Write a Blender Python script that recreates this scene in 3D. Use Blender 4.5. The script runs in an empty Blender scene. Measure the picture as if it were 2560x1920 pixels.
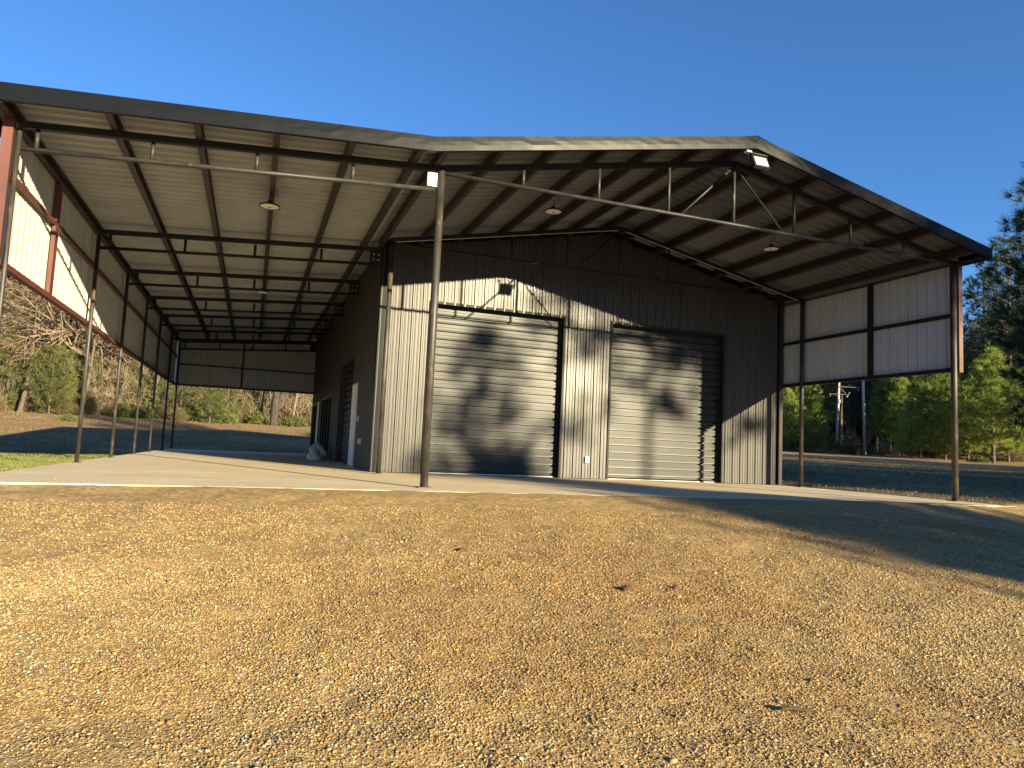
import bpy, math, random
import numpy as np
from mathutils import Vector, Matrix, Quaternion

random.seed(7)
scene = bpy.context.scene
COL = scene.collection
CAM = Vector((-2.3584, -10.085, 0.6073))
YAW, PITCH, ROLL = 0.3445, 0.0903, 0.0458
SUN = Vector((-0.44, 1.0, -0.2416)).normalized()      # direction the light travels
W, L, YW, YB = 10.35, 5.30, 4.885, 21.35              # main width, lean-to width, front wall, back wall

# ------------------------------------------------------------------ mesh collector
class MB:
    def __init__(self):
        self.v, self.f, self.m = [], [], []
    def face(self, pts, mi=0):
        n = len(self.v)
        self.v += [tuple(p) for p in pts]
        self.f.append(tuple(range(n, n + len(pts)))); self.m.append(mi)
    def box(self, x0, x1, y0, y1, z0, z1, mi=0):
        n = len(self.v)
        self.v += [(x0,y0,z0),(x1,y0,z0),(x1,y1,z0),(x0,y1,z0),(x0,y0,z1),(x1,y0,z1),(x1,y1,z1),(x0,y1,z1)]
        for q in ((0,3,2,1),(4,5,6,7),(0,1,5,4),(1,2,6,5),(2,3,7,6),(3,0,4,7)):
            self.f.append(tuple(n+i for i in q)); self.m.append(mi)
        return self
    def beam(self, p0, p1, w, h, up=(0,0,1), mi=0):
        p0, p1 = Vector(p0), Vector(p1)
        d = (p1-p0).normalized(); u = Vector(up)
        s = d.cross(u).normalized(); u = s.cross(d).normalized()
        n = len(self.v)
        for p in (p0, p1):
            for a, b in ((-1,-1),(1,-1),(1,1),(-1,1)):
                self.v.append(tuple(p + s*(a*w/2) + u*(b*h/2)))
        for q in ((0,1,2,3),(7,6,5,4),(0,4,5,1),(1,5,6,2),(2,6,7,3),(3,7,4,0)):
            self.f.append(tuple(n+i for i in q)); self.m.append(mi)
        return self
    def tube(self, p0, p1, r0, r1=None, n=10, caps=True, mi=0):
        r1 = r0 if r1 is None else r1
        p0, p1 = Vector(p0), Vector(p1)
        d = (p1-p0).normalized()
        a = d.orthogonal().normalized(); b = d.cross(a)
        k = len(self.v)
        for p, r in ((p0,r0),(p1,r1)):
            for i in range(n):
                t = 2*math.pi*i/n
                self.v.append(tuple(p + a*(r*math.cos(t)) + b*(r*math.sin(t))))
        for i in range(n):
            j = (i+1) % n
            self.f.append((k+i, k+j, k+n+j, k+n+i)); self.m.append(mi)
        if caps:
            self.f.append(tuple(k+n-1-i for i in range(n))); self.m.append(mi)
            self.f.append(tuple(k+n+i for i in range(n))); self.m.append(mi)
        return self
    def lathe(self, c, prof, n=24, axis=(0,0,1), mi=0):
        c = Vector(c); ax = Vector(axis).normalized()
        a = ax.orthogonal().normalized(); b = ax.cross(a)
        k = len(self.v)
        for r, z in prof:
            for i in range(n):
                t = 2*math.pi*i/n
                self.v.append(tuple(c + ax*z + a*(r*math.cos(t)) + b*(r*math.sin(t))))
        for j in range(len(prof)-1):
            for i in range(n):
                i2 = (i+1) % n
                self.f.append((k+j*n+i, k+j*n+i2, k+(j+1)*n+i2, k+(j+1)*n+i)); self.m.append(mi)
        return self
    def build(self, name, mats, parent=None, smooth=False):
        me = bpy.data.meshes.new(name)
        me.from_pydata(self.v, [], self.f)
        for m in (mats if isinstance(mats, (list, tuple)) else [mats]):
            me.materials.append(m)
        me.polygons.foreach_set('material_index', self.m)
        if smooth:
            me.polygons.foreach_set('use_smooth', [len(p) <= 4 for p in self.f])
        me.update()
        o = bpy.data.objects.new(name, me); COL.objects.link(o)
        if parent is not None: o.parent = parent
        return o

def np_mesh(name, V, F, mats, parent=None, smooth=False, colors=None, link=True):
    """V (n,3); F (m,k) all faces of k corners"""
    V = np.asarray(V, np.float32); F = np.asarray(F, np.int32)
    me = bpy.data.meshes.new(name)
    k = F.shape[1]
    me.vertices.add(len(V)); me.vertices.foreach_set('co', V.ravel())
    me.loops.add(F.size); me.loops.foreach_set('vertex_index', F.ravel())
    me.polygons.add(len(F))
    me.polygons.foreach_set('loop_start', np.arange(0, F.size, k, dtype=np.int32))
    me.polygons.foreach_set('loop_total', np.full(len(F), k, np.int32))
    if smooth: me.polygons.foreach_set('use_smooth', np.ones(len(F), bool))
    if colors is not None:
        at = me.color_attributes.new('tint', 'FLOAT_COLOR', 'POINT')
        c = np.ones((len(V), 4), np.float32); c[:, :3] = colors
        at.data.foreach_set('color', c.ravel())
    me.update(calc_edges=True)
    for m in (mats if isinstance(mats, (list, tuple)) else [mats]):
        me.materials.append(m)
    o = bpy.data.objects.new(name, me)
    if link: COL.objects.link(o)
    if parent is not None: o.parent = parent
    return o

def empty(name, loc=(0,0,0), rz=0.0):
    o = bpy.data.objects.new(name, None); COL.objects.link(o)
    o.location = loc; o.rotation_euler = (0, 0, rz); o.empty_display_size = 0.2
    return o
def tag(o, label=None, cat=None, group=None, kind=None):
    if label: o['label'] = label
    if cat: o['category'] = cat
    if group: o['group'] = group
    if kind: o['kind'] = kind
    return o
def copy_tree(o, parent=None):
    c = o.copy(); COL.objects.link(c); c.parent = parent
    for ch in list(o.children): copy_tree(ch, c)
    return c

# ------------------------------------------------------------------ materials
def node_mat(name):
    m = bpy.data.materials.new(name); m.use_nodes = True
    nt = m.node_tree
    return m, nt, nt.nodes['Principled BSDF']
def N(nt, t, **kw):
    n = nt.nodes.new(t)
    for k, v in kw.items():
        if k in n.inputs.keys(): n.inputs[k].default_value = v
        else: setattr(n, k, v)
    return n
def coords(nt, scale=(1,1,1)):
    tc = N(nt, 'ShaderNodeTexCoord'); mp = N(nt, 'ShaderNodeMapping')
    mp.inputs['Scale'].default_value = scale
    nt.links.new(tc.outputs['Object'], mp.inputs['Vector'])
    return mp.outputs['Vector']
def noise(nt, vec, scale, detail=4, rough=0.6):
    n = N(nt, 'ShaderNodeTexNoise', Scale=scale, Detail=detail, Roughness=rough)
    nt.links.new(vec, n.inputs['Vector']); return n.outputs['Fac']
def ramp(nt, fac, stops):
    r = N(nt, 'ShaderNodeValToRGB'); e = r.color_ramp.elements
    while len(e) < len(stops): e.new(0.5)
    for i, (p, c) in enumerate(stops):
        e[i].position = p; e[i].color = (c, c, c, 1) if isinstance(c, (int, float)) else (*c, 1)
    nt.links.new(fac, r.inputs['Fac']); return r.outputs['Color']
def mix(nt, fac, a, b, mode='MIX'):
    x = N(nt, 'ShaderNodeMix', data_type='RGBA', blend_type=mode)
    for s, val in ((0, fac), (6, a), (7, b)):
        if hasattr(val, 'node'): nt.links.new(val, x.inputs[s])
        elif isinstance(val, (int, float)): x.inputs[s].default_value = val
        else: x.inputs[s].default_value = (*val, 1)
    return x.outputs[2]
def bump(nt, bs, h, strength, dist):
    b = N(nt, 'ShaderNodeBump', Strength=strength, Distance=dist)
    nt.links.new(h, b.inputs['Height']); nt.links.new(b.outputs['Normal'], bs.inputs['Normal'])
    return b

def paint(name, col, rough=0.45, var=0.25, scale=(1,1,1), nsc=3.0, metallic=0.0, spec=0.5, rust=None, rust_amt=0.6, bmp=0.0, bsc=2.0, bscale=(1,1,1), bdist=0.01):
    m, nt, bs = node_mat(name)
    v = coords(nt, scale)
    n1 = noise(nt, v, nsc, 5)
    a = tuple(c*(1-var) for c in col); b = tuple(min(1, c*(1+var)) for c in col)
    c = mix(nt, ramp(nt, n1, [(0.3, 0.0), (0.7, 1.0)]), a, b)
    if rust:
        n2 = noise(nt, coords(nt, (1,1,.35)), 9.0, 8, 0.7)
        c = mix(nt, ramp(nt, n2, [(rust_amt-.04, 0.0), (rust_amt+.08, 1.0)]), c, rust)
    nt.links.new(c, bs.inputs['Base Color'])
    r = N(nt, 'ShaderNodeMapRange'); r.inputs['To Min'].default_value = rough*.85; r.inputs['To Max'].default_value = min(1, rough*1.2)
    nt.links.new(n1, r.inputs['Value']); nt.links.new(r.outputs['Result'], bs.inputs['Roughness'])
    bs.inputs['Metallic'].default_value = metallic
    bs.inputs['Specular IOR Level'].default_value = spec
    if bmp:
        bump(nt, bs, noise(nt, coords(nt, bscale), bsc, 3, .5), bmp, bdist)
    return m

M = {}
M['charcoal'] = paint('charcoal_panel', (.048,.043,.041), .37, .14, (1,1,.3), 1.5, spec=.36, bmp=.25, bsc=3, bscale=(.6,.6,.5), bdist=.01)
M['charcoal_trim'] = paint('charcoal_trim', (.0065,.0075,.0105), .33, .12, (1,1,1), 2, spec=.08, bmp=.14, bsc=2.2, bscale=(1.4,1,.5), bdist=.03)
M['liner'] = paint('panel_back_cream', (.42,.415,.39), .38, .10, (1,1,.3), 2)
M['liner_grey'] = paint('panel_back_grey', (.40,.41,.45), .40, .10, (1,1,.3), 2)
M['liner_main'] = paint('roof_back_half_shaded', (.185,.192,.21), .34, .12, (1,1,.3), 2)  # roof underside sheet, base darkened for the shade under the canopy
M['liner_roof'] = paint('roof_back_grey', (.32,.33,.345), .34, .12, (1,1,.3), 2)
M['liner_shaded'] = paint('roof_back_shaded', (.125,.133,.155), .34, .12, (1,1,.3), 2)  # same sheet as the other canopy slope, darkened further for its shade
M['door'] = paint('door_sheet', (.024,.0245,.025), .41, .18, (.4,1,1), 2, spec=.30, bmp=.25, bsc=4, bscale=(.5,1,1), bdist=.006)
M['black_steel'] = paint('black_steel', (.015,.0135,.0145), .6, .3, spec=.25, scale=(1,1,1), nsc=4)
M['pipe'] = paint('weathered_pipe', (.034,.029,.025), .5, .5, (1,1,.35), 9, rust=(.13,.075,.045), rust_amt=.60, bmp=.3, bsc=30, bdist=.002)
M['pipe_thin'] = paint('pipe_black', (.030,.029,.028), .48, .35, (1,1,1), 6, spec=.35, rust=(.20,.16,.12), rust_amt=.66)
M['primer'] = paint('red_oxide_primer', (.095,.030,.024), .55, .2, (1,1,.4), 5)
M['purlin'] = paint('shaded_red_primer', (.026,.0145,.016), .55, .25, (1,.3,1), 5)  # same red oxide primer, darkened for the shade under the roofs
M['white'] = paint('white_paint', (.72,.71,.68), .4, .05)
M['galv'] = paint('galvanised_plate', (.55,.54,.50), .45, .3, nsc=14)
M['dark_plastic'] = paint('dark_plastic', (.02,.02,.022), .4, .1)
M['grey_plastic'] = paint('grey_plastic', (.42,.42,.42), .5, .08)
M['galv_dull'] = paint('dull_galvanised', (.13,.127,.12), .6, .2)
M['lens'] = paint('lamp_lens', (.75,.72,.64), .35, .04)
m, nt, bs = node_mat('window_glass'); M['glass'] = m
bs.inputs['Base Color'].default_value = (.012,.014,.014,1); bs.inputs['Roughness'].default_value = .04; bs.inputs['Specular IOR Level'].default_value = .8
m, nt, bs = node_mat('plastic_bag'); M['bag'] = m
bs.inputs['Base Color'].default_value = (.6,.6,.55,1); bs.inputs['Roughness'].default_value = .3; bs.inputs['Transmission Weight'].default_value = .25

# concrete
m, nt, bs = node_mat('concrete'); M['concrete'] = m
v = coords(nt)
c = mix(nt, ramp(nt, noise(nt, v, .7, 6), [(.3,0.),(.7,1.)]), (.55,.445,.29), (.72,.60,.41))
c = mix(nt, ramp(nt, noise(nt, coords(nt, (.35,2.2,1)), 1.2, 6), [(.42,0.),(.72,.75)]), c, (.50,.38,.235))
c = mix(nt, ramp(nt, noise(nt, v, 60, 2), [(.45,0.),(.75,.35)]), c, (.36,.29,.20))
nt.links.new(c, bs.inputs['Base Color']); bs.inputs['Roughness'].default_value = .75
bump(nt, bs, noise(nt, v, 45, 4), .25, .004)

# gravel
m, nt, bs = node_mat('gravel'); M['gravel'] = m
v = coords(nt)
vo = N(nt, 'ShaderNodeTexVoronoi', Scale=58.0); nt.links.new(v, vo.inputs['Vector'])
vo2 = N(nt, 'ShaderNodeTexVoronoi', Scale=120.0); nt.links.new(v, vo2.inputs['Vector'])
sp = N(nt, 'ShaderNodeSeparateColor'); nt.links.new(vo.outputs['Color'], sp.inputs['Color'])
sp2 = N(nt, 'ShaderNodeSeparateColor'); nt.links.new(vo2.outputs['Color'], sp2.inputs['Color'])
c1 = ramp(nt, sp.outputs['Red'], [(0.,(0.145,0.088,0.036)),(.35,(0.262,0.168,0.068)),(.7,(0.349,0.245,0.108)),(1.,(0.446,0.345,0.194))])
c2 = ramp(nt, sp2.outputs['Green'], [(0.,(0.150,0.090,0.035)),(.5,(0.281,0.182,0.073)),(1.,(0.378,0.280,0.137))])
c = mix(nt, .5, c1, c2)
vo3 = N(nt, 'ShaderNodeTexVoronoi', Scale=24.0); nt.links.new(v, vo3.inputs['Vector'])
sp3 = N(nt, 'ShaderNodeSeparateColor'); nt.links.new(vo3.outputs['Color'], sp3.inputs['Color'])
c = mix(nt, .55, c, ramp(nt, sp3.outputs['Blue'], [(0.,(0.097,0.055,0.021)),(.25,(0.242,0.155,0.063)),(.7,(0.359,0.255,0.114)),(1.,(0.533,0.430,0.251))]))
c = mix(nt, ramp(nt, noise(nt, v, 16, 4, .7), [(.56,0.),(.66,.8)]), c, (0.126,0.075,0.030))
dirt = ramp(nt, noise(nt, v, .55, 8), [(.38,0.),(.75,.45)])
c = mix(nt, dirt, c, (0.281,0.165,0.064))
c = mix(nt, ramp(nt, noise(nt, v, 2.3, 5), [(.3,.40),(.7,0.)]), c, (0.349,0.245,0.112), 'MIX')
nt.links.new(c, bs.inputs['Base Color']); bs.inputs['Roughness'].default_value = .85; bs.inputs['Specular IOR Level'].default_value = .25
inv = N(nt, 'ShaderNodeMath', operation='SUBTRACT'); inv.inputs[0].default_value = 1.0; nt.links.new(vo.outputs['Distance'], inv.inputs[1])
inv2 = N(nt, 'ShaderNodeMath', operation='MULTIPLY_ADD'); nt.links.new(vo2.outputs['Distance'], inv2.inputs[0]); inv2.inputs[1].default_value = -.5; nt.links.new(inv.outputs[0], inv2.inputs[2])
bump(nt, bs, inv2.outputs[0], .45, .012)

m, nt, bs = node_mat('gravel_stone'); M['stone'] = m
at = N(nt, 'ShaderNodeVertexColor', layer_name='tint')
nt.links.new(at.outputs['Color'], bs.inputs['Base Color']); bs.inputs['Roughness'].default_value = .75; bs.inputs['Specular IOR Level'].default_value = .3

# lawn / terrain : grass, straw-coloured grass and bare soil by patches
m, nt, bs = node_mat('lawn'); M['lawn'] = m
v = coords(nt)
g = mix(nt, noise(nt, v, 3, 6), (.27,.185,.090), (.37,.265,.140))
g = mix(nt, ramp(nt, noise(nt, v, .16, 5), [(.42,0.),(.6,1.)]), g, (.16,.122,.066))
g = mix(nt, ramp(nt, noise(nt, v, 25, 5), [(.4,0.),(.7,.6)]), g, (.07,.062,.028))
sx = N(nt, 'ShaderNodeSeparateXYZ'); nt.links.new(v, sx.inputs[0])
# bare red-brown soil towards the wood's edge
at = N(nt, 'ShaderNodeAttribute', attribute_name='tint'); 
c = mix(nt, at.outputs['Fac'], g, mix(nt, noise(nt, v, 1.3, 7), (.20,.115,.055), (.36,.24,.135)))
nt.links.new(c, bs.inputs['Base Color']); bs.inputs['Roughness'].default_value = .95; bs.inputs['Specular IOR Level'].default_value = .1
bump(nt, bs, noise(nt, v, 14, 8, .7), .9, .06)

def leafmat(name, c0, c1, trans=.25, sc=1.2):
    m, nt, bs = node_mat(name)
    oi = N(nt, 'ShaderNodeObjectInfo')
    v = coords(nt)
    f = noise(nt, v, sc, 3)
    c = mix(nt, ramp(nt, f, [(.3,0.),(.7,1.)]), c0, c1)
    hs = N(nt, 'ShaderNodeHueSaturation')
    mr = N(nt, 'ShaderNodeMapRange'); mr.inputs['To Min'].default_value = .8; mr.inputs['To Max'].default_value = 1.25
    nt.links.new(oi.outputs['Random'], mr.inputs['Value']); nt.links.new(mr.outputs['Result'], hs.inputs['Value'])
    nt.links.new(c, hs.inputs['Color'])
    nt.links.new(hs.outputs['Color'], bs.inputs['Base Color'])
    bs.inputs['Roughness'].default_value = .55; bs.inputs['Specular IOR Level'].default_value = .35
    tr = N(nt, 'ShaderNodeBsdfTranslucent'); nt.links.new(hs.outputs['Color'], tr.inputs['Color'])
    ms = N(nt, 'ShaderNodeMixShader'); ms.inputs[0].default_value = trans
    out = nt.nodes['Material Output']
    nt.links.new(bs.outputs[0], ms.inputs[1]); nt.links.new(tr.outputs[0], ms.inputs[2]); nt.links.new(ms.outputs[0], out.inputs['Surface'])
    return m
M['needle_young'] = leafmat('young_pine_needles', (.140,.190,.036), (.27,.315,.064), .38)
M['needle_old'] = leafmat('old_pine_needles', (.030,.052,.022), (.060,.085,.030))
M['needle_mid'] = leafmat('sapling_pine_needles', (.085,.105,.030), (.165,.180,.052), .3)
M['dry_leaf'] = leafmat('dry_leaves', (.125,.088,.050), (.23,.165,.095))
M['shrub_leaf'] = leafmat('shrub_leaves', (.070,.090,.028), (.125,.140,.045))
M['grass'] = leafmat('grass_blades', (.115,.135,.032), (.20,.20,.060), .3, .5)
M['straw'] = leafmat('dead_grass', (.12,.095,.048), (.20,.16,.080), .2, .5)
M['bark'] = paint('pine_bark', (.16,.115,.085), .9, .4, (1,1,.3), 6, spec=.1)
M['bark_dark'] = paint('dark_bark', (.055,.047,.042), .9, .4, (1,1,.3), 6, spec=.1)
M['bark_pale'] = paint('pale_bark', (.24,.20,.155), .9, .35, (1,1,.3), 5, spec=.1)
M['bark_grey'] = paint('grey_bark', (.105,.085,.066), .9, .35, (1,1,.3), 5, spec=.1)
M['twig'] = paint('bare_twigs', (.20,.155,.115), .9, .35, (1,1,1), 2, spec=.1)
M['pole_wood'] = paint('weathered_pole', (.46,.42,.37), .85, .2, (1,1,.1), 4, spec=.1)

# ------------------------------------------------------------------ ribbed sheets
def rib_profile(s0, s1, pitch=.229, h=.030, cuts=()):
    wb, wt = (.048,.020) if h > .04 else (.032,.014)
    """(s, d) points across the ribs between s0 and s1"""
    pts = []
    k = math.floor(s0/pitch) - 1
    while k*pitch < s1 + pitch:
        c = k*pitch
        pts += [(c-wb,0),(c-wt,h),(c+wt,h),(c+wb,0)]
        for q in (1/3, 2/3):
            b = c + pitch*q
            pts += [(b-.016,0),(b-.005,h*.3),(b+.005,h*.3),(b+.016,0)]
        k += 1
    out = [p for p in pts if s0 < p[0] < s1]
    def at(s):
        for a, b in zip(pts, pts[1:]):
            if a[0] <= s <= b[0]:
                return a[1] + (b[1]-a[1])*(s-a[0])/max(1e-9, b[0]-a[0])
        return 0
    for s in [s0, s1, *cuts]:
        if s0 <= s <= s1: out.append((s, at(s)))
    return sorted(set(out))

def ribbed(mb, O, U, Nn, V, s0, s1, bot, top, pitch=.229, h=.030, cuts=(), hole=None, thick=.004, flip=False):
    """a ribbed metal sheet with an outer (material 0) and an inner skin (material 1) 4 mm behind it"""
    O, U, Nn, V = map(Vector, (O, U, Nn, V))
    prof = rib_profile(s0, s1, pitch, h, cuts)
    for (sa, da), (sb, db) in zip(prof, prof[1:]):
        mid = (sa+sb)/2
        spans = hole(mid) if hole else [(None, None)]
        for lo, hi in spans:
            ba, bb = (bot(sa), bot(sb)) if lo is None else (lo, lo)
            ta, tb = (top(sa), top(sb)) if hi is None else (hi, hi)
            if ta <= ba and tb <= bb: continue
            q = [O+U*sa+Nn*da+V*ba, O+U*sb+Nn*db+V*bb, O+U*sb+Nn*db+V*tb, O+U*sa+Nn*da+V*ta]
            mb.face(q, 0)
            mb.face([p - Nn*thick for p in reversed(q)], 1)
    return mb

# roof planes (top of sheet)
XP, ZP = W/2, 5.955
def zt_main(x):
    return ZP - (x-XP)*(5.955-4.81)/(10.59-XP) if x > XP else ZP - (XP-x)*(5.955-4.885)/(XP+.24)
def zt_lean(x): return 4.885 - (-.24-x)*.0685
def zt(x): return zt_main(x) if x > -.24 else zt_lean(x)
YF, YR = -.575, YB+.35
XL, XR = -5.66, 10.59

B = tag(empty('metal_building', (0,0,0)), 'dark charcoal metal shop building with a gabled canopy and open lean-to on one side', 'building')

# ---- roof sheets
def roof_sheet(xa, xb, name, liner):
    za, zb = zt(xa)-.022, zt(xb)-.022
    if xa == -.24: za = zt_main(-.239)-.022
    if xb == -.24: zb = zt_lean(-.24)-.022
    a, b = Vector((xa,0,za)), Vector((xb,0,zb))
    V = (b-a); ln = V.length; V.normalize()
    Nn = Vector((-V.z,0,V.x)) if V.x > 0 else Vector((V.z,0,-V.x))
    mb = MB()
    ribbed(mb, a, (0,1,0), Nn, V, YF, YR, lambda s: 0, lambda s: ln, h=.045)
    return mb.build(name, [M['charcoal'], liner], B)
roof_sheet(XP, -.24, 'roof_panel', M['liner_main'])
roof_sheet(XP, XR, 'roof_panel', M['liner_shaded'])
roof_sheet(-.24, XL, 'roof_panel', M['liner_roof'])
# ridge cap
mb = MB()
for s in (-1, 1):
    xe = XP + s*.22
    mb.face([(XP,YF-.03,ZP+.02),(xe,YF-.03,zt(xe)+.012),(xe,YR,zt(xe)+.012),(XP,YR,ZP+.02)])
mb.build('ridge_cap', M['charcoal_trim'], B)

# ---- gable fascia (front) : a folded sheet with a lip under and over
def fascia(xa, xb, name='fascia', n=34):
    mb = MB()
    y0, y1 = YF-.028, YF
    rnd = random.Random(xa*7)
    xs = [xa+(xb-xa)*i/n for i in range(n+1)]
    def z(x):
        if xb <= -.24+1e-6 and xa <= -.24+1e-6: return zt_lean(x)
        return zt_main(x)
    rows = []
    for i, x in enumerate(xs):
        t = z(x)+.008; w = rnd.uniform(-.0035,.0035)
        rows.append([(x,y1+.10,t+.002),(x,y0,t),(x,y0-.0005+w*.4,t-.07),(x,y0-w*.3,t-.13),(x,y0+.0045,t-.205),(x,y0+.012,t-.214),(x,y1+.03,t-.212)])
    for a, b in zip(rows, rows[1:]):
        for k in range(len(a)-1):
            mb.face([a[k], a[k+1], b[k+1], b[k]])
    return mb.build(name, M['charcoal_trim'], B)
fascia(-.24, XL-.03); fascia(-.24, XP); fascia(XP, XR+.03)
# eave trims along the sides
MB().box(XR, XR+.03, YF-.02, YR, zt(XR)-.2, zt(XR)+.0).build('eave_trim', M['charcoal_trim'], B)
MB().box(XL-.03, XL, YF-.02, YR, zt(XL)-.2, zt(XL)+.0).build('eave_trim', M['charcoal_trim'], B)
MB().box(XR-.28, XR-.002, YF+.002, YR-.1, zt(XR)-.19, zt(XR)-.18).build('soffit_trim', M['charcoal_trim'], B)

# ---- purlins : C channels running the depth of the roof
def channel(mb, x, zfun, y0, y1, h=.158, w=.082, t=.006, sgn=1):
    z1 = zfun(x)-.047; z0 = z1-h
    zc = lambda xx, base: base + (zfun(xx)-zfun(x))
    def bar(xa, xb, za, zb):
        n = len(mb.v)
        for y in (y0, y1):
            mb.v += [(xa,y,za+zfun(xa)-zfun(x)),(xb,y,za+zfun(xb)-zfun(x)),(xb,y,zb+zfun(xb)-zfun(x)),(xa,y,zb+zfun(xa)-zfun(x))]
        for q in ((0,1,2,3),(7,6,5,4),(0,4,5,1),(1,5,6,2),(2,6,7,3),(3,7,4,0)):
            mb.f.append(tuple(n+i for i in q)); mb.m.append(0)
    xa, xb = (x, x+w) if sgn > 0 else (x-w, x)
    if sgn > 0:
        bar(x, x+t, z0, z1); bar(x+t, x+w, z0, z0+t); bar(x+t, x+w, z1-t, z1); bar(x+w-t, x+w, z0+t, z0+t+.02)
    else:
        bar(x-t, x, z0, z1); bar(x-w, x-t, z0, z0+t); bar(x-w, x-t, z1-t, z1); bar(x-w, x-w+t, z0+t, z0+t+.02)
    return mb
for x in (-4.31, -3.33, -2.37, -1.405, -.465):
    channel(MB(), x, zt_lean, YF+.01, YB).build('purlin', M['purlin'], B)
for x in (-.12, .72, 1.56, 2.42, 3.27, 4.12, 4.95):
    channel(MB(), x, zt_main, YF+.01, YW-.03).build('purlin', M['purlin'], B)
for x in (5.62, 6.5, 7.36, 8.23, 9.10):
    channel(MB(), x, zt_main, YF+.01, YW-.03).build('purlin', M['purlin'], B)
channel(MB(), 10.12, zt_main, YF+.01, YR-.1, h=.17, w=.08).build('eave_purlin', M['purlin'], B)
channel(MB(), -5.42, zt_lean, YF+.01, YR-.1, h=.17, w=.08).build('eave_purlin', M['purlin'], B)

# ---- trusses
def chord_z(x): return zt(x) - .047-.152-.045
def lean_truss(y, front=False):
    mb = MB()
    a, b = -5.30, -.02
    mb.beam((a,y,chord_z(a)),(b,y,chord_z(b)),.075,.085)
    t = mb.build('truss', M['black_steel'], B)
    pm = M['pipe_thin'] if front else M['black_steel']
    bz = lambda x: 4.365 + x*.0705
    e = -.09 if front else -.03
    MB().tube((-5.26,y,bz(-5.26)),(e,y,bz(e)),.031,n=10).build('bottom_chord', pm, t, True)
    for x in (-5.11,-3.83,-2.56,-1.28):
        MB().tube((x,y,bz(x)+.02),(x,y,chord_z(x)-.05),.027,n=8).build('strut', pm, t, True)
    if not front:
        pl = MB().box(-.30,-.045,y-.047,y-.041,4.36,4.62).build('gusset_plate', M['black_steel'], t)
        for bx, bzz in ((-.22,4.44),(-.12,4.44),(-.22,4.55),(-.12,4.55)):
            MB().tube((bx,y-.060,bzz),(bx,y-.047,bzz),.014,n=6).build('bolt', M['galv'], t)
    return t
lean_y = (0.0, 4.89, 8.26, 11.58, 14.70, 18.13, 21.27)
for i, y in enumerate(lean_y): lean_truss(y, i == 0)
def main_truss(y, mat_low):
    mb = MB()
    mb.beam((.0,y,chord_z(.0)),(XP,y,chord_z(XP)),.075,.085); mb.beam((XP,y,chord_z(XP)),(W,y,chord_z(W)),.075,.085)
    t = mb.build('truss', M['black_steel'], B)
    MB().tube((.02,y,4.63),(W-.02,y,4.63),.031,n=10).build('bottom_chord', mat_low, t, True)
    for k in range(1, 8):
        x = W*k/8
        MB().tube((x,y,4.65),(x,y,chord_z(x)-.05),.03 if k == 4 else .026,n=8).build('strut', mat_low, t, True)
    MB().tube((4.13,y,4.65),(5.12,y,chord_z(5.1)-.08),.021,n=8).build('brace', mat_low, t, True)
    MB().tube((6.22,y,4.65),(5.23,y,chord_z(5.25)-.08),.021,n=8).build('brace', mat_low, t, True)
    return t
main_truss(0.0, M['pipe_thin']); main_truss(4.10, M['black_steel'])

MB().tube((.1,4.03,chord_z(.1)-.062),(XP-.1,4.03,chord_z(XP-.1)-.062),.008,n=6).tube((XP+.1,4.03,chord_z(XP+.1)-.062),(W-.2,4.03,chord_z(W-.2)-.062),.008,n=6).build('grey_tube', M['grey_plastic'], B)  # added thin tube imitating the light line along the chord's lower edge
# ---- posts
def post(x, y, z1, r, mat='pipe'):
    mb = MB(); mb.tube((x,y,.012),(x,y,z1),r,n=16)
    p = mb.build('post', M[mat], B, True)
    MB().box(x-r*1.7,x+r*1.7,y-r*1.7,y+r*1.7,.001,.013).build('base_plate', M[mat], p)
    return p
post(0,0,4.66,.058); post(W,0,4.66,.058)
post(0.03,4.10,4.60,.052); post(W,4.10,4.60,.052)
for i, y in enumerate(lean_y):
    post(-L, y, chord_z(-L)-.045, .028 if i == 0 else .036)
MB().box(-.205,-.062,-.012,.012,4.40,4.605).build('connection_plate', M['galv'], B)

# ---- front wall
D1, D2, DH = (1.09, 4.21), (5.467, 8.582), 3.66
def front_holes(s):
    for a, b in (D1, D2):
        if a-.0 < s < b+.0: return [(DH, None)]
    return [(.012, None)]
mb = MB()
ribbed(mb, (0,YW,0), (1,0,0), (0,-1,0), (0,0,1), .0, W, lambda s:.012, lambda s: zt_main(s)-.05, cuts=(*D1,*D2,XP), hole=front_holes)
mb.build('front_wall', [M['charcoal'], M['liner']], B)
# left wall of the shop under the lean-to, with its openings
RD, WD, SD, FD = (8.50,11.35,2.72), (7.52,8.28,2.03), (13.3,16.9,2.10), (18.0,20.6,2.06)
def left_holes(s):
    for a, b, h in (RD, WD, SD, FD):
        if a < s < b: return [(h, None)]
    return [(.012, None)]
mb = MB()
ribbed(mb, (0.0,0,0), (0,1,0), (-1,0,0), (0,0,1), YW, YB, lambda s:.012, lambda s: zt_main(0)-.06, cuts=[q for r in (RD,WD,SD,FD) for q in r[:2]], hole=left_holes)
mb.build('side_wall', [M['charcoal'], M['liner']], B)
mb = MB(); ribbed(mb, (W,0,0), (0,1,0), (1,0,0), (0,0,1), YW, YB, lambda s:.012, lambda s: zt_main(W)-.06)
mb.build('side_wall', [M['charcoal'], M['liner']], B)
mb = MB(); ribbed(mb, (0,YB,0), (1,0,0), (0,1,0), (0,0,1), 0, W, lambda s:.012, lambda s: zt_main(s)-.05, cuts=(XP,))
mb.build('back_wall', [M['charcoal'], M['liner']], B)
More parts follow.
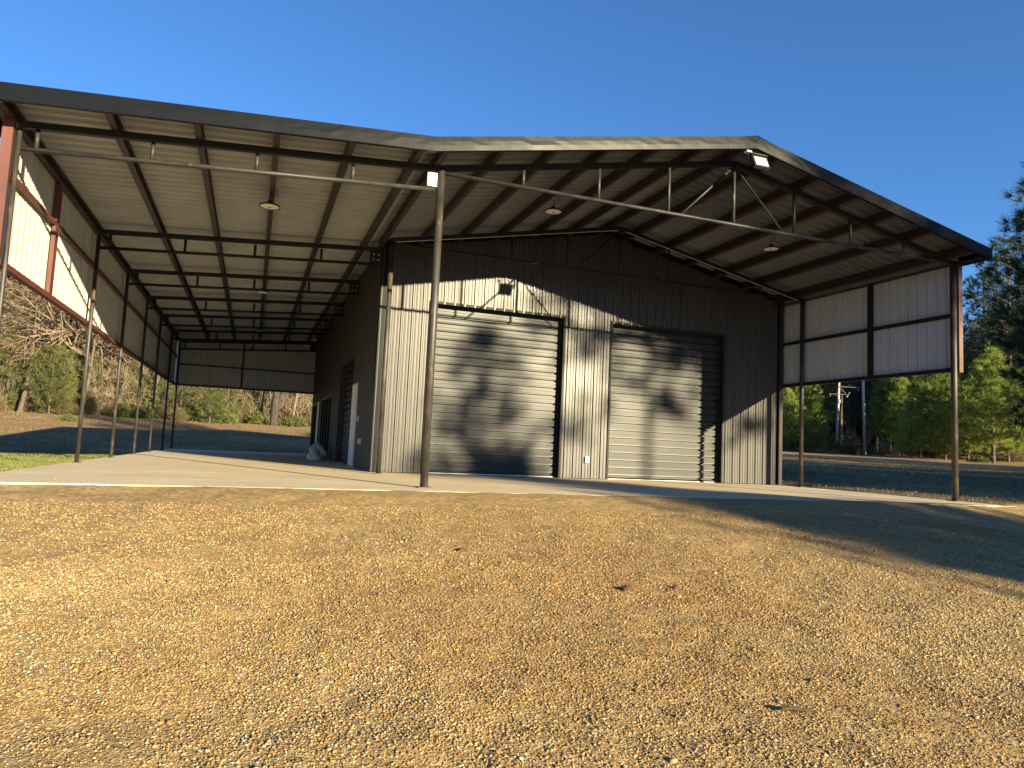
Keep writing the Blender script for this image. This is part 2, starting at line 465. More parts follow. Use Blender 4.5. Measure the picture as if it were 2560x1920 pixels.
# corner trims (folded angle)
def corner_trim(x, y, sx, z1):
    mb = MB()
    mb.box(x-.026 if sx < 0 else x-.10, x+.10 if sx < 0 else x+.026, y-.026, y-.021, .01, z1)
    if sx < 0: mb.box(x-.026, x-.021, y-.021, y+.13, .01, z1)
    else: mb.box(x+.021, x+.026, y-.021, y+.13, .01, z1)
    return mb.build('corner_trim', M['charcoal_trim'], B)
corner_trim(0, YW, -1, zt_main(0)-.1); corner_trim(W, YW, 1, zt_main(W)-.08)
# base trim + rake trim on the front wall
MB().beam((0,YW-.03,zt_main(0)-.12),(XP,YW-.03,zt_main(XP)-.12),.012,.11).beam((XP,YW-.031,zt_main(XP)-.12),(W,YW-.031,zt_main(W)-.12),.012,.11).build('rake_trim', M['charcoal_trim'], B)

# ---- roll-up doors
def curtain_profile(h):
    """(z, d): fine corrugation with a pair of deep grooves every 0.53 m"""
    pts = [(0,0)]; z = .02; k = 0
    while z < h-.05:
        ph = (k % 9)
        if ph % 3 == 0:
            pts += [(z-.006,0),(z-.002,-.05),(z+.026,-.05),(z+.034,.004)]
        else:
            pts += [(z,0),(z+.004,.017),(z+.034,.017),(z+.038,0)]
        z += .0588; k += 1
    pts.append((h,0)); return pts
def roll_door_front(a, b, h, yface):
    mb = MB(); pr = curtain_profile(h-.05)
    for (z0,d0),(z1,d1) in zip(pr, pr[1:]):
        mb.face([(a+.01,yface-d0,z0+.05),(b-.01,yface-d0,z0+.05),(b-.01,yface-d1,z1+.05),(a+.01,yface-d1,z1+.05)])
    d = mb.build('roll_up_door', M['door'], B)
    f = MB()
    y0, y1 = YW-.028, yface+.03
    f.box(a-.045,a,y0,y1,.012,h+.055); f.box(b,b+.045,y0,y1,.012,h+.055); f.box(a,b,y0,y1,h,h+.055)
    f.build('door_frame', M['black_steel'], d)
    for xa in (a, b-.06):
        MB().box(xa,xa+.06,yface-.045,yface-.025,.02,h-.02).build('door_track', M['black_steel'], d)
    MB().box(a+.01,b-.01,yface-.02,yface+.02,.008,.030 if a < 3 else .02).build('bottom_bar', M['galv'], d)
    return d
roll_door_front(*D1, DH, YW+.16); roll_door_front(*D2, DH, YW+.16)
# side roll-up door
a, b, h = RD; xf = .14
mb = MB(); pr = curtain_profile(h-.05)
for (z0,d0),(z1,d1) in zip(pr, pr[1:]):
    mb.face([(xf-d0,b-.01,z0+.05),(xf-d0,a+.01,z0+.05),(xf-d1,a+.01,z1+.05),(xf-d1,b-.01,z1+.05)])
d = mb.build('roll_up_door', M['door'], B)
f = MB(); f.box(-.03,xf+.03,a-.05,a,.012,h+.06); f.box(-.03,xf+.03,b,b+.05,.012,h+.06); f.box(-.03,xf+.03,a,b,h,h+.06)
f.build('door_frame', M['purlin'], d)
MB().box(xf-.02,xf+.02,a+.01,b-.01,.008,.055).build('bottom_bar', M['black_steel'], d)
# white walk door
a, b, h = WD
d = MB().box(.03,.07,a+.05,b-.05,.02,h-.05).build('walk_door', M['white'], B)
f = MB(); f.box(-.045,.09,a,a+.05,.012,h); f.box(-.045,.09,b-.05,b,.012,h); f.box(-.045,.09,a+.05,b-.05,h-.05,h)
f.build('door_frame', M['white'], d)
MB().lathe((.03,a+.13,.98), [(.0,-.065),(.026,-.06),(.028,-.04),(.012,-.03),(.012,0)], 12, (1,0,0)).build('door_handle', M['galv'], d)
# glazed sliding doors and far entrance door
def glazed(a, b, h, n, name, mat):
    f = MB(); w = .07
    f.box(-.035,.06,a,b,h-w,h); f.box(-.035,.06,a,b,.012,.10)
    for k in range(n+1):
        y = a + (b-a-w)*k/n
        f.box(-.035,.06,y,y+w,.10,h-w)
    d = f.build(name, mat, B)
    for k in range(n):
        y = a + (b-a-w)*k/n
        MB().box(.005,.02,y+w,y+(b-a-w)/n,.10,h-w).build('pane', M['glass'], d)
    return d
glazed(*SD, 4, 'sliding_glass_door', M['charcoal_trim'])
glazed(FD[0]+.5, FD[1], FD[2], 2, 'glass_door', M['charcoal_trim'])
MB().box(-.05,.05,FD[0],FD[0]+.5,.012,FD[2]).build('door_jamb', M['white'], B)
# outlet boxes and light switch
def wall_box(p, dx, dy, dz, name='outlet_box'):
    x, y, z = p
    o = MB().box(x-dx,x+dx,y-dy,y+dy,z-dz,z+dz).build(name, M['grey_plastic'], B)
    return o
o = wall_box((4.90,YW-.045,.44),.045,.022,.068)
MB().box(4.872,4.928,YW-.072,YW-.068,.40,.48).build('cover_flap', M['white'], o)
for y in (6.35, 6.55): wall_box((-.045,y,.62),.022,.045,.065)
wall_box((-.045,6.95,1.15),.02,.04,.065,'switch_box')

# ---- skirts : half-height wall sheets hung from the eaves
def lsk_top(s): return zt_lean(-5.4)-.20
SB = 2.57
XS = -5.43
mb = MB(); ribbed(mb, (XS,0,0), (0,1,0), (-1,0,0), (0,0,1), -.02, YB, lambda s: SB-.03, lambda s: zt_lean(XS)-.05)
mb.build('skirt_panel', [M['charcoal'], M['liner']], B)
XSr = W+.11
mb = MB(); ribbed(mb, (XSr,0,0), (0,1,0), (1,0,0), (0,0,1), -.02, YW+.35, lambda s: 2.50, lambda s: zt_main(XSr)-.05)
mb.build('skirt_panel', [M['charcoal'], M['liner_grey']], B)
mb = MB(); ribbed(mb, (XS,YB+.06,0), (1,0,0), (0,1,0), (0,0,1), 0.0, -XS, lambda s: SB-.03, lambda s: zt_lean(XS+s)-.05)
mb.build('skirt_panel', [M['charcoal'], M['liner']], B)
# girts
def girt(p0, p1, mat, w=.05, h=.085, up=(0,0,1)):
    return MB().beam(p0, p1, w, h, up).build('girt', M[mat], B)
girt((-5.385,-.0,SB),(-5.385,YB,SB),'primer', .075, .075)
girt((-5.39,.0,3.68),(-5.39,YB,3.68),'primer', .06, .075)
girt((W+.075,.0,2.54),(W+.075,YW-.03,2.54),'black_steel', .06, .075)
girt((W+.075,.0,3.615),(W+.075,YW-.03,3.615),'black_steel', .06, .075)
girt((-5.3,YB+.01,SB),(-.03,YB+.01,SB),'purlin', .06, .075)
girt((-5.3,YB+.01,3.40),(-.03,YB+.01,3.40),'purlin', .06, .06)
# upright channels carrying the skirts
def upright(x, y, z0, z1, dx, dy, mat):
    return MB().box(x-dx/2,x+dx/2,y-dy/2,y+dy/2,z0,z1).build('skirt_channel', M[mat], B)
upright(-5.405,-.045,SB-.05,zt_lean(-5.4)-.20,.115,.06,'primer')
upright(-5.375,2.28,SB+.04,3.64,.055,.16,'primer'); upright(-5.375,2.28,3.72,zt_lean(-5.4)-.24,.055,.16,'primer')
upright(W+.112,-.045,2.48,zt_main(W)-.215,.10,.05,'primer')
upright(W+.05,2.055,2.58,zt_main(W)-.23,.05,.12,'black_steel')
upright(-2.9,YB-.0,SB+.04,zt_lean(-2.9)-.24,.08,.05,'purlin')
upright(W-.03,4.82,.01,zt_main(W)-.2,.10,.05,'purlin')

# ------------------------------------------------------------------ slab
sl = MB()
front = [(-5.42,-.93),(-4.2,-.85),(-2.2,-.755),(0,-.745),(2.5,-.76),(6,-.90),(9.1,-1.05),(10.48,-1.08)]
top = [(x,y,0) for x, y in front] + [(10.48,YB+.1,0),(-5.42,YB+.1,0)]
sl.face(top)
for a, b in zip(top, top[1:]+top[:1]):
    sl.face([(a[0],a[1],-.14),(b[0],b[1],-.14),b,a])
slab = sl.build('concrete_slab', M['concrete']); tag(slab, 'pale concrete floor slab under the building and its canopies', 'slab', kind='structure')

# ------------------------------------------------------------------ terrain
rng = np.random.default_rng(3)
def vnoise(x, y, sc, seed):
    """smooth value noise on arrays"""
    r = np.random.default_rng(seed); T = r.random((64,64))
    xs, ys = np.asarray(x)*sc+1000, np.asarray(y)*sc+1000
    xi, yi = np.floor(xs).astype(int), np.floor(ys).astype(int)
    fx, fy = xs-xi, ys-yi
    fx, fy = fx*fx*(3-2*fx), fy*fy*(3-2*fy)
    g = lambda a, b: T[a % 64, b % 64]
    return (g(xi,yi)*(1-fx)+g(xi+1,yi)*fx)*(1-fy) + (g(xi,yi+1)*(1-fx)+g(xi+1,yi+1)*fx)*fy - .5
def ground_h(x, y):
    x = np.asarray(x, float); y = np.asarray(y, float)
    yb = np.maximum(y, -.8)
    dx, dy = x-CAM.x, yb-CAM.y
    r = np.hypot(dx, dy)
    az = dx/np.maximum(dy, 1)
    sl = np.clip(.038 - .0085*(az+.0), .027, .040)
    h = -.07 + sl*np.clip(r-15, 0, 75)
    hl = np.interp(r, [0,15,24,34,44,53,62,90,400], [-.07,-.07,-.25,-.42,.25,1.15,1.70,2.75,2.75])
    wl = np.clip((.35-az)/.3, 0, 1); wl = wl*wl*(3-2*wl)
    h = h*(1-wl) + hl*wl
    drop = np.clip(-.8-y, 0, 14)
    h = h + .035*np.clip(drop,0,.5)/.5 - .102*drop + .0012*np.clip(drop-9.5,0,5)**2*4
    h = h + vnoise(x,y,.12,1)*.16*np.clip((r-14)/12,0,1) + vnoise(x,y,.45,2)*.05*np.clip((r-12)/8,.1,1)
    ins = (x > -5.6) & (x < 10.62) & (y > -1.2) & (y < YB+.25)
    return np.where(ins, np.minimum(h, -.11), h)
def gz(x, y): return float(ground_h(x, y))

def axis(lo, hi, n0, fine_lo, fine_hi, step):
    a = np.arange(fine_lo, fine_hi, step)
    l = fine_lo - np.geomspace(step, fine_lo-lo, n0); h = fine_hi - step + np.geomspace(step, hi-fine_hi+step, n0)
    return np.concatenate([l[::-1], a, h])
def grid_faces(nx, ny):
    i = np.arange(nx-1)[None,:] + nx*np.arange(ny-1)[:,None]
    return np.stack([i, i+1, i+nx+1, i+nx], -1).reshape(-1,4)
gx = axis(-420, 420, 30, -24, 50, .5); gy = axis(-300, 460, 30, -14, 62, .5)
X, Y = np.meshgrid(gx, gy)
Z = ground_h(X, Y)
R = np.hypot(X-CAM.x, Y-CAM.y)
soil = np.clip((R-44+vnoise(X,Y,.08,5)*14)/5, 0, 1)*np.clip(1-(R-72)/14, 0.25, 1)
Z = Z - .14*np.clip((-1.3-Y)/.6,0,1)*np.clip((26-np.abs(X-2))/3,0,1)
soil = np.where(Y < -.5, np.clip(.8+vnoise(X,Y,.3,6),0,1), soil)
edge = np.clip(1-(np.abs(X+5.6)-.05)/.45,0,1)*(X < -5.2)*(Y < 22)*(Y > -1)
soil = np.maximum(soil, edge*.8)
lawn = np_mesh('lawn', np.stack([X,Y,Z],-1).reshape(-1,3), grid_faces(len(gx),len(gy)), M['lawn'], smooth=True,
               colors=np.repeat(soil.reshape(-1,1),3,1))
tag(lawn, 'grassy ground rising gently to the wood around the building', 'ground', kind='structure')

gx = axis(-60, 70, 18, -9, 15, .07); gy = axis(-75, -.66, 18, -11.5, -.66, .07)
gy = gy[gy <= -.66]
X, Y = np.meshgrid(gx, gy)
def gravel_h(x, y):
    n = vnoise(x,y,.9,11)*.045 + vnoise(x,y,2.6,12)*.028 + vnoise(x,y,7,13)*.016
    e = np.clip((-.72-y)/.5, 0, 1)
    base = ground_h(x, np.minimum(y, -1.25)); base = base + .102*(np.maximum(y,-1.25)+1.25)*1.0
    side = np.clip((np.abs(x-2)-24)/8,0,1)
    return base + .012 + n*(.25+.75*e) + .0*e - side*.3
def edge_y(x): return np.interp(x, [p[0] for p in front], [p[1] for p in front])
Z = gravel_h(X, Y)
# keep the gravel just below the top of the slab where they meet, with small heaps lapping on to it
lap = np.clip((Y-edge_y(X)-.01)/.06, 0, 1)
inn = (X > -5.42) & (X < 10.48)
Z = np.where(inn, np.minimum(Z+(.024+np.clip((X-1)/6,0,1)*.036)*np.clip((Y+1.9)/.8,0,1), -.001+vnoise(X,Y,1.7,15)*.026+np.clip((X-1)/6,0,1)*.012) - lap*.045*(1-np.clip((X-3)/5,0,1)*.9), Z + .05*np.clip((Y+2)/1,0,1) - np.clip((Y+.85+vnoise(X,Y,.8,16)*.5)/.25,0,1)*.12)
gravel = np_mesh('gravel_drive', np.stack([X,Y,Z],-1).reshape(-1,3), grid_faces(len(gx),len(gy)), M['gravel'], smooth=True)
tag(gravel, 'tan gravel drive sloping down in front of the slab', 'drive', kind='structure')

# loose stones on the drive: too many to count, one object
def stones(n, rmin, rmax, smin, smax, seed, power=1.0, spill=False):
    r = np.random.default_rng(seed)
    rad = rmin + (rmax-rmin)*r.random(n)**power
    ang = YAW + (r.random(n)-.5)*1.45
    px, py = CAM.x+rad*np.sin(ang), CAM.y+rad*np.cos(ang)
    if spill:
        px = -5.2+15.2*r.random(n); py = edge_y(px)+r.exponential(.13,n); ok = py < .6
    else: ok = (py < edge_y(px)-.03) & (px > -14) & (px < 22)
    px, py = px[ok], py[ok]; n = len(px)
    d = vnoise(px,py,.7,21)*.8+vnoise(px,py,2.1,22)*.6+vnoise(px,py,6,23)*.5
    keep = r.random(n) < np.clip(.70+d*1.3,.22,1); px, py = px[keep], py[keep]; n = len(px)
    pz = np.full(n,.001) if spill else gravel_h(px,py)
    s = smin + (smax-smin)*r.random(n)**2.6
    base = np.array([[1,0,-.1],[0,1,-.1],[-1,0,-.1],[0,-1,-.1],[.5,.5,.62],[-.55,.45,.6],[-.4,-.55,.55],[.5,-.45,.6]])
    nb = len(base)
    P = base[None]*(1+.35*(r.random((n,nb,1))-.5)) + .18*(r.random((n,nb,3))-.5)
    P *= (s[:,None]*np.stack([.75+.6*r.random(n), .6+.45*r.random(n), .55+.5*r.random(n)],-1))[:,None,:]*.5
    a = r.random(n)*6.283; ca, sa = np.cos(a)[:,None], np.sin(a)[:,None]
    tl = (r.random(n)-.5)*1.3; ct, st = np.cos(tl)[:,None], np.sin(tl)[:,None]
    x, y, z = P[...,0], P[...,1], P[...,2]
    y, z = y*ct-z*st, y*st+z*ct
    x, y = x*ca-y*sa, x*sa+y*ca
    V = np.stack([x+px[:,None], y+py[:,None], z+(pz+s*.10)[:,None]],-1)
    T = np.array([[0,1,4],[1,5,4],[1,2,5],[2,6,5],[2,3,6],[3,7,6],[3,0,7],[0,4,7],[4,5,6],[4,6,7]])
    F = (T[None] + (np.arange(n)*nb)[:,None,None]).reshape(-1,3)
    pal = np.array([[.34,.225,.088],[.39,.275,.118],[.26,.16,.056],[.46,.36,.205],[.18,.11,.04],[.33,.19,.058],[.37,.29,.17],[.13,.10,.065]])
    ci = r.choice(len(pal), n, p=[.2,.17,.18,.10,.12,.13,.06,.04])
    c = pal[ci]*(.75+.5*r.random((n,1)))
    pt = np.clip(.5+vnoise(px,py,.33,24)*1.5+vnoise(px,py,1.1,25)*.7+.075*(px-1),0,1)[:,None]   # browner, dirtier patches; darker and browner towards the right
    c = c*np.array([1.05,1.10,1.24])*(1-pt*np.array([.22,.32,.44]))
    return V.reshape(-1,3), F, np.repeat(c, nb, 0)
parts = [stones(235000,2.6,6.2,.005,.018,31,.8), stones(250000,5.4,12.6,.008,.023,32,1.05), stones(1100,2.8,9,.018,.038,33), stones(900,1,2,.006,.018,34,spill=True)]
off = 0; Vs, Fs, Cs = [], [], []
for V, F, C in parts:
    Vs.append(V); Fs.append(F+off); Cs.append(C); off += len(V)
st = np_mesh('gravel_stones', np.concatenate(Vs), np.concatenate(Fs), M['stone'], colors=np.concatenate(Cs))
tag(st, 'loose tan and brown stones scattered over the drive', 'gravel', kind='stuff')

# ------------------------------------------------------------------ lamps
def pendant():
    t = empty('pendant_lamp')
    MB().lathe((0,0,0), [(.0,.10),(.03,.10),(.045,.09),(.05,.035),(.11,.026),(.158,.016),(.168,.008),(.168,-.008),(.150,-.012),(.148,.002)], 28).build('housing', M['dark_plastic'], t, True)
    ln = MB().lathe((0,0,0), [(.149,-.004),(.09,-.012),(.0,-.014)], 28).build('lens', M['lens'], t, True)
    MB().lathe((0,0,0), [(.018,-.013),(.018,-.022),(.0,-.024)], 12).build('sensor', M['dark_plastic'], ln)
    hk = MB(); hk.tube((0,0,.09),(0,0,.24),.007,n=6)
    pts = [(0,0,.14),(.05,0,.16),(.10,0,.22),(.11,0,.27),(.07,0,.31),(.0,0,.32)]
    for a, b in zip(pts, pts[1:]): hk.tube(a, b, .006, n=6)
    hk.build('cable', M['dark_plastic'], t)
    return t
p0 = pendant()
for i, (x, y, z, lab) in enumerate((
    (-2.35,2.0,4.36,'round dark-rimmed lamp under the lean-to roof, nearest the front truss'),
    (-2.36,9.4,4.36,'round dark-rimmed lamp halfway down the lean-to, between its trusses'),
    (-2.37,16.6,4.36,'round dark-rimmed lamp deepest in the lean-to near its back skirt'),
    (2.60,1.9,5.03,'round lamp on a looped cable under the canopy above the wider-lit door'),
    (7.63,2.0,5.05,'round lamp under the dark slope of the canopy beside the short skirt'))):
    o = p0 if i == 0 else copy_tree(p0)
    o.location = (x,y,z); tag(o, lab, 'lamp', 'round lamps under the roofs')
# flood light at the gable peak
fl = tag(empty('floodlight', (5.19,-.62,5.60)), 'square black floodlight with a white face hung at the gable peak', 'floodlight')
fl.rotation_euler = (0,0,0)
q = Matrix.Rotation(math.radians(-24),3,'X')
def rot(mb, q):
    mb.v = [tuple(q @ Vector(p)) for p in mb.v]; return mb
h = MB(); h.box(-.15,.15,-.02,.035,-.24,.0); h.box(-.16,.16,-.05,.04,-.0,.016)
for k in range(7): h.box(-.12+k*.04-.006,-.12+k*.04+.006,.035,.065,-.21,-.03)
hs = rot(h,q).build('housing', M['dark_plastic'], fl)
rot(MB().box(-.118,.118,-.026,-.0201,-.205,-.03), q).build('lens', M['lens'], fl)
MB().beam((-.17,.02,-.08),(-.19,.05,.07),.03,.008).beam((.17,.02,-.08),(.17,.05,.07),.03,.008).beam((-.20,.05,.074),(.18,.05,.074),.03,.008).build('bracket', M['dark_plastic'], fl)
MB().box(-.25,-.16,-.03,.05,.045,.068).build('sensor', M['white'], fl)

# ------------------------------------------------------------------ plastic bag by the wall
r = np.random.default_rng(9)
nu, nv = 20, 12; V = []
for j in range(nv+1):
    t = j/nv
    for i in range(nu):
        a = 2*math.pi*i/nu
        rad = (.30*(1-t**2.2)**.7 + .03)*(1+.28*math.sin(3*a+5*t)+.16*r.standard_normal())
        V.append((rad*math.cos(a)*.8, rad*math.sin(a)*1.1, .005+.52*t*(1+.08*math.sin(2*a)) + (.02*r.standard_normal() if 0 < j < nv else 0)*0.8))
F = [(j*nu+i, j*nu+(i+1)%nu, (j+1)*nu+(i+1)%nu, (j+1)*nu+i) for j in range(nv) for i in range(nu)]
bag = np_mesh('plastic_bag', V, F, M['bag']); bag.location = (-.45,12.4,0.002)
tag(bag, 'crumpled pale plastic bag on the slab beside the glass doors', 'bag')

# ------------------------------------------------------------------ vegetation generators
UP = np.array([0,0,1.0])
def blades(C, D, n, length, width, r, spread=.75, lift=.25):
    k = len(C)
    d = D[:,None,:]*.55 + r.standard_normal((k,n,3))*spread*.6 + UP*lift
    d /= np.linalg.norm(d,axis=2,keepdims=True)+1e-9
    s = np.cross(d, r.standard_normal((k,n,3))); s /= np.linalg.norm(s,axis=2,keepdims=True)+1e-9
    ln = length*(.65+.6*r.random((k,n,1)))
    c = C[:,None,:] + r.standard_normal((k,n,3))*length*.10
    a, b, t = c - s*width*.5, c + s*width*.5, c + d*ln
    V = np.stack([a,b,t],2).reshape(-1,3)
    return V, np.arange(len(V)).reshape(-1,3)
def tubes(P0, P1, R0, R1, n=4):
    P0, P1, R0, R1 = (np.asarray(q,float) for q in (P0,P1,R0,R1))
    d = P1-P0; d /= np.linalg.norm(d,axis=1,keepdims=True)+1e-9
    ref = np.where(np.abs(d[:,2:3]) > .9, np.array([[1.,0,0]]), np.array([[0,0,1.]]))
    a = np.cross(d, ref); a /= np.linalg.norm(a,axis=1,keepdims=True); b = np.cross(d,a)
    t = np.arange(n)*2*math.pi/n
    ring = a[:,None,:]*np.cos(t)[None,:,None] + b[:,None,:]*np.sin(t)[None,:,None]
    V = np.concatenate([P0[:,None,:]+ring*R0[:,None,None], P1[:,None,:]+ring*R1[:,None,None]],1)
    i = np.arange(n); j = (i+1) % n
    f = np.stack([i,j,j+n,i+n],-1)
    F = (f[None]+(np.arange(len(P0))*2*n)[:,None,None]).reshape(-1,4)
    return V.reshape(-1,3), F
def pine_geo(H, base, Rad, seed, whorls, per, tstep, nb, blen, bw, shape='cone', trunk_r=.16, droop=0.0, gap=.12, boughs=()):
    r = np.random.default_rng(seed)
    segs = []; C, D = [], []
    zs = np.linspace(0,H,9); wob = np.cumsum(r.standard_normal((9,2))*.012*H/9,0)
    tp = lambda z: np.array([np.interp(z,zs,wob[:,0]),np.interp(z,zs,wob[:,1]),z])
    for a, b in zip(zs,zs[1:]):
        segs.append((tp(a),tp(b),trunk_r*(1-a/H)**.8+.015,trunk_r*(1-b/H)**.8+.015))
    br = []
    for w in range(whorls):
        t = (w+.5*r.random())/whorls
        z = H*(base+(1-base)*t*.985)
        if shape == 'cone': prof = (1-t)**.75*(.55+.45*min(1,t*4+.2))+.06
        elif shape == 'flat': prof = (1-t)**.55*(.8+.3*r.random())
        else: prof = math.sin(math.pi*min(1,.16+t*.86))**.7*(.75+.25*r.random())+.08
        n = max(2, int(per*(.7+.6*r.random())))
        a0 = r.random()*6.28
        for k in range(n):
            if r.random() < gap: continue
            a = a0+6.283*k/n+r.normal()*.25
            ln = Rad*prof*(.65+.5*r.random())
            up = .15+.55*t+r.normal()*.10-droop
            d = np.array([math.cos(a),math.sin(a),up]); d /= np.linalg.norm(d)
            p = tp(z); q = p+d*ln*.6; e = p+d*ln+np.array([0,0,ln*.10])
            rr = trunk_r*.22*(1-t*.6)*min(1,ln)
            br += [(p,q,rr,rr*.6),(q,e,rr*.6,rr*.25)]
            m = max(2,int(ln/tstep))
            for i in range(m):
                f = .32+.68*(i+r.random())/m
                c = (p+(q-p)*(f/.6)) if f < .6 else q+(e-q)*((f-.6)/.4)
                side = r.standard_normal(3)*ln*.16*(1.15-f*.5); side[2] *= .6
                C.append(c+side); D.append(d+side*.8/(ln*.2+.05))
            C.append(e); D.append(d)
    for z, v in boughs:                                   # single long low boughs
        p = tp(z); v = np.array(v,float); e = p+v; br.append((p,e,.05,.02))
        for i in range(26):
            f = .15+.85*r.random(); C.append(p+v*f+r.standard_normal(3)*np.array([.22,.22,.16])); D.append(v/np.linalg.norm(v)+r.standard_normal(3)*.3)
    if shape == 'cone':
        C.append(tp(H)); D.append(UP); C.append(tp(H*.97)); D.append(UP)
    # dead lower branches
    for k in range(int(7*whorls/12)):
        z = H*base*(.35+.65*r.random()); a = r.random()*6.28; ln = Rad*(.25+.5*r.random())
        p = tp(z); br.append((p,p+np.array([math.cos(a)*ln,math.sin(a)*ln,ln*(r.random()-.35)*.5]),.018,.006))
    V1, F1 = tubes(*map(np.array,zip(*segs)),n=8)
    V2, F2 = tubes(*map(np.array,zip(*br)),n=4)
    C, D = np.array(C), np.array(D); D /= np.linalg.norm(D,axis=1,keepdims=True)+1e-9
    VB, FB = blades(C,D,nb,blen,bw,r)
    return (np.concatenate([V1,V2]), np.concatenate([F1,F2+len(V1)])), (VB,FB)
def tree_from(geo, name, bark, leaf, crown='crown'):
    t = empty(name)
    (V,F),(VB,FB) = geo
    np_mesh('trunk', V, F, bark, t, smooth=True); np_mesh(crown, VB, FB, leaf, t)
    return t
def bare_geo(H, seed, trunk_r=.2, lean=0.0, first=.25, depth=5, leaves=500, leaf=.12, droop=0.0, spread=.6, fork=False):
    r = np.random.default_rng(seed)
    segs, tw, LC, LD = [], [], [], []
    def grow(p, d, ln, rad, lev):
        n = 4 if lev < 2 else 3
        for i in range(n):
            d2 = d + r.standard_normal(3)*(.07 if lev == 0 else .17) + UP*(.10 if lev < 3 else -droop)
            d2 /= np.linalg.norm(d2)
            q = p+d2*ln/n
            r2 = rad*(1-.30/n*(i+1) if lev == 0 else 1-.55*(i+1)/n*.6)
            (segs if lev < 2 else tw).append((p,q,max(rad,.009),max(r2,.007)))
            if lev >= 2 and r.random() < .5: LC.append(q+r.standard_normal(3)*.2); LD.append(d2)
            if lev < depth and (lev > 0 or i >= n*first):
                for _ in range(2 if lev < 3 else 2):
                    a = r.standard_normal(3); a -= d2*a.dot(d2); a /= np.linalg.norm(a)+1e-9
                    dd = d2*(1-spread*.55)+a*spread; dd /= np.linalg.norm(dd)
                    grow(q, dd, ln*(.50+.22*r.random()), r2*(.50+.12*r.random()), lev+1)
            p, d, rad = q, d2, r2
    d0 = np.array([lean,lean*.3,1.0]); d0 /= np.linalg.norm(d0)
    if fork:
        segs.append((np.zeros(3),np.array([0,0,H*.22]),trunk_r*1.3,trunk_r))
        for s in (-1,1,.3):
            grow(np.array([s*.05,0,H*.21]), np.array([s*.42,.1*s,1])/np.linalg.norm([s*.42,.1*s,1]), H*.5, trunk_r*.72, 1)
    else:
        grow(np.zeros(3), d0, H*.72, trunk_r, 0)
    V1,F1 = tubes(*map(np.array,zip(*segs)),n=7)
    V2,F2 = tubes(*map(np.array,zip(*tw)),n=3)
    LC, LD = np.array(LC), np.array(LD)
    if len(LC) > leaves:
        k = r.choice(len(LC), leaves, replace=False); LC, LD = LC[k], LD[k]
    VL, FL = blades(LC,LD,3,leaf,leaf*.75,r,1.2,-.1)
    return (V1,F1),(V2,F2),(VL,FL)
def bare_tree(geo, bark, leafm):
    t = empty('bare_tree')
    a, b, c = geo
    np_mesh('trunk', *a, bark, t, smooth=True); np_mesh('branches', *b, M['twig'], t); np_mesh('leaves', *c, leafm, t)
    return t
def shrub_geo(R, H, n, seed, blen, bw):
    r = np.random.default_rng(seed)
    a = r.random(n)*6.283; u = r.random(n)**.5; z = r.random(n)
    k = np.sqrt(np.clip(1-z**2,0,1))*(.7+.5*vnoise(np.cos(a)*2,np.sin(a)*2+z*3,1.3,seed))
    C = np.stack([R*u*k*np.cos(a),R*u*k*np.sin(a),H*z*(.6+.4*r.random(n))],-1)
    D = C/np.array([R,R,H]); D /= np.linalg.norm(D,axis=1,keepdims=True)+1e-9
    VB,FB = blades(C,D,5,blen,bw,r,.9,.25)
    m = 14; e = C[r.choice(n,m)]
    V,F = tubes(np.zeros((m,3)),e,np.full(m,.02),np.full(m,.008),4)
    return (V,F),(VB,FB)

def at(u, dist):
    """ground point by bearing (u = column of the 2560-wide photograph) and distance from the camera"""
    b = YAW + math.atan((u-1280)/1790.7)
    x, y = CAM.x+dist*math.sin(b), CAM.y+dist*math.cos(b)
    return x, y
def place(o, x, y, s=1.0, rz=0.0, sink=.05):
    o.location = (x,y,gz(x,y)-sink); o.rotation_euler = (0,0,rz); o.scale = (s,s,s)
    return o
#VEG
# ------------------------------------------------------------------ pines
young = [pine_geo(7.2,.16,2.1,101,26,8,.22,18,.34,.034,'cone',.10), pine_geo(6.2,.12,1.9,102,24,8,.22,18,.33,.034,'cone',.09),
         pine_geo(8.6,.20,2.2,103,28,8,.23,18,.36,.036,'cone',.12)]
Yp = [tree_from(g,'young_pine',M['bark_grey'],M['needle_young']) for g in young]
tall = [pine_geo(19,.42,3.6,111,24,6,.38,13,.46,.050,'round',.24), pine_geo(17,.36,3.3,112,22,6,.38,13,.46,.050,'round',.22),
        pine_geo(22,.46,3.8,113,25,6,.38,13,.48,.050,'round',.27)]
Tp = [tree_from(g,'tall_pine',M['bark'],M['needle_old']) for g in tall]
used = {}
def put(src, x, y, s, rz, label, group=None, cat='tree', sink=.08):
    k = src.name
    o = src if k not in used else copy_tree(src)
    used[k] = 1
    place(o, x, y, s, rz, sink); tag(o, label, cat, group)
    return o
G_Y = 'young sunlit pines at the edge of the wood'
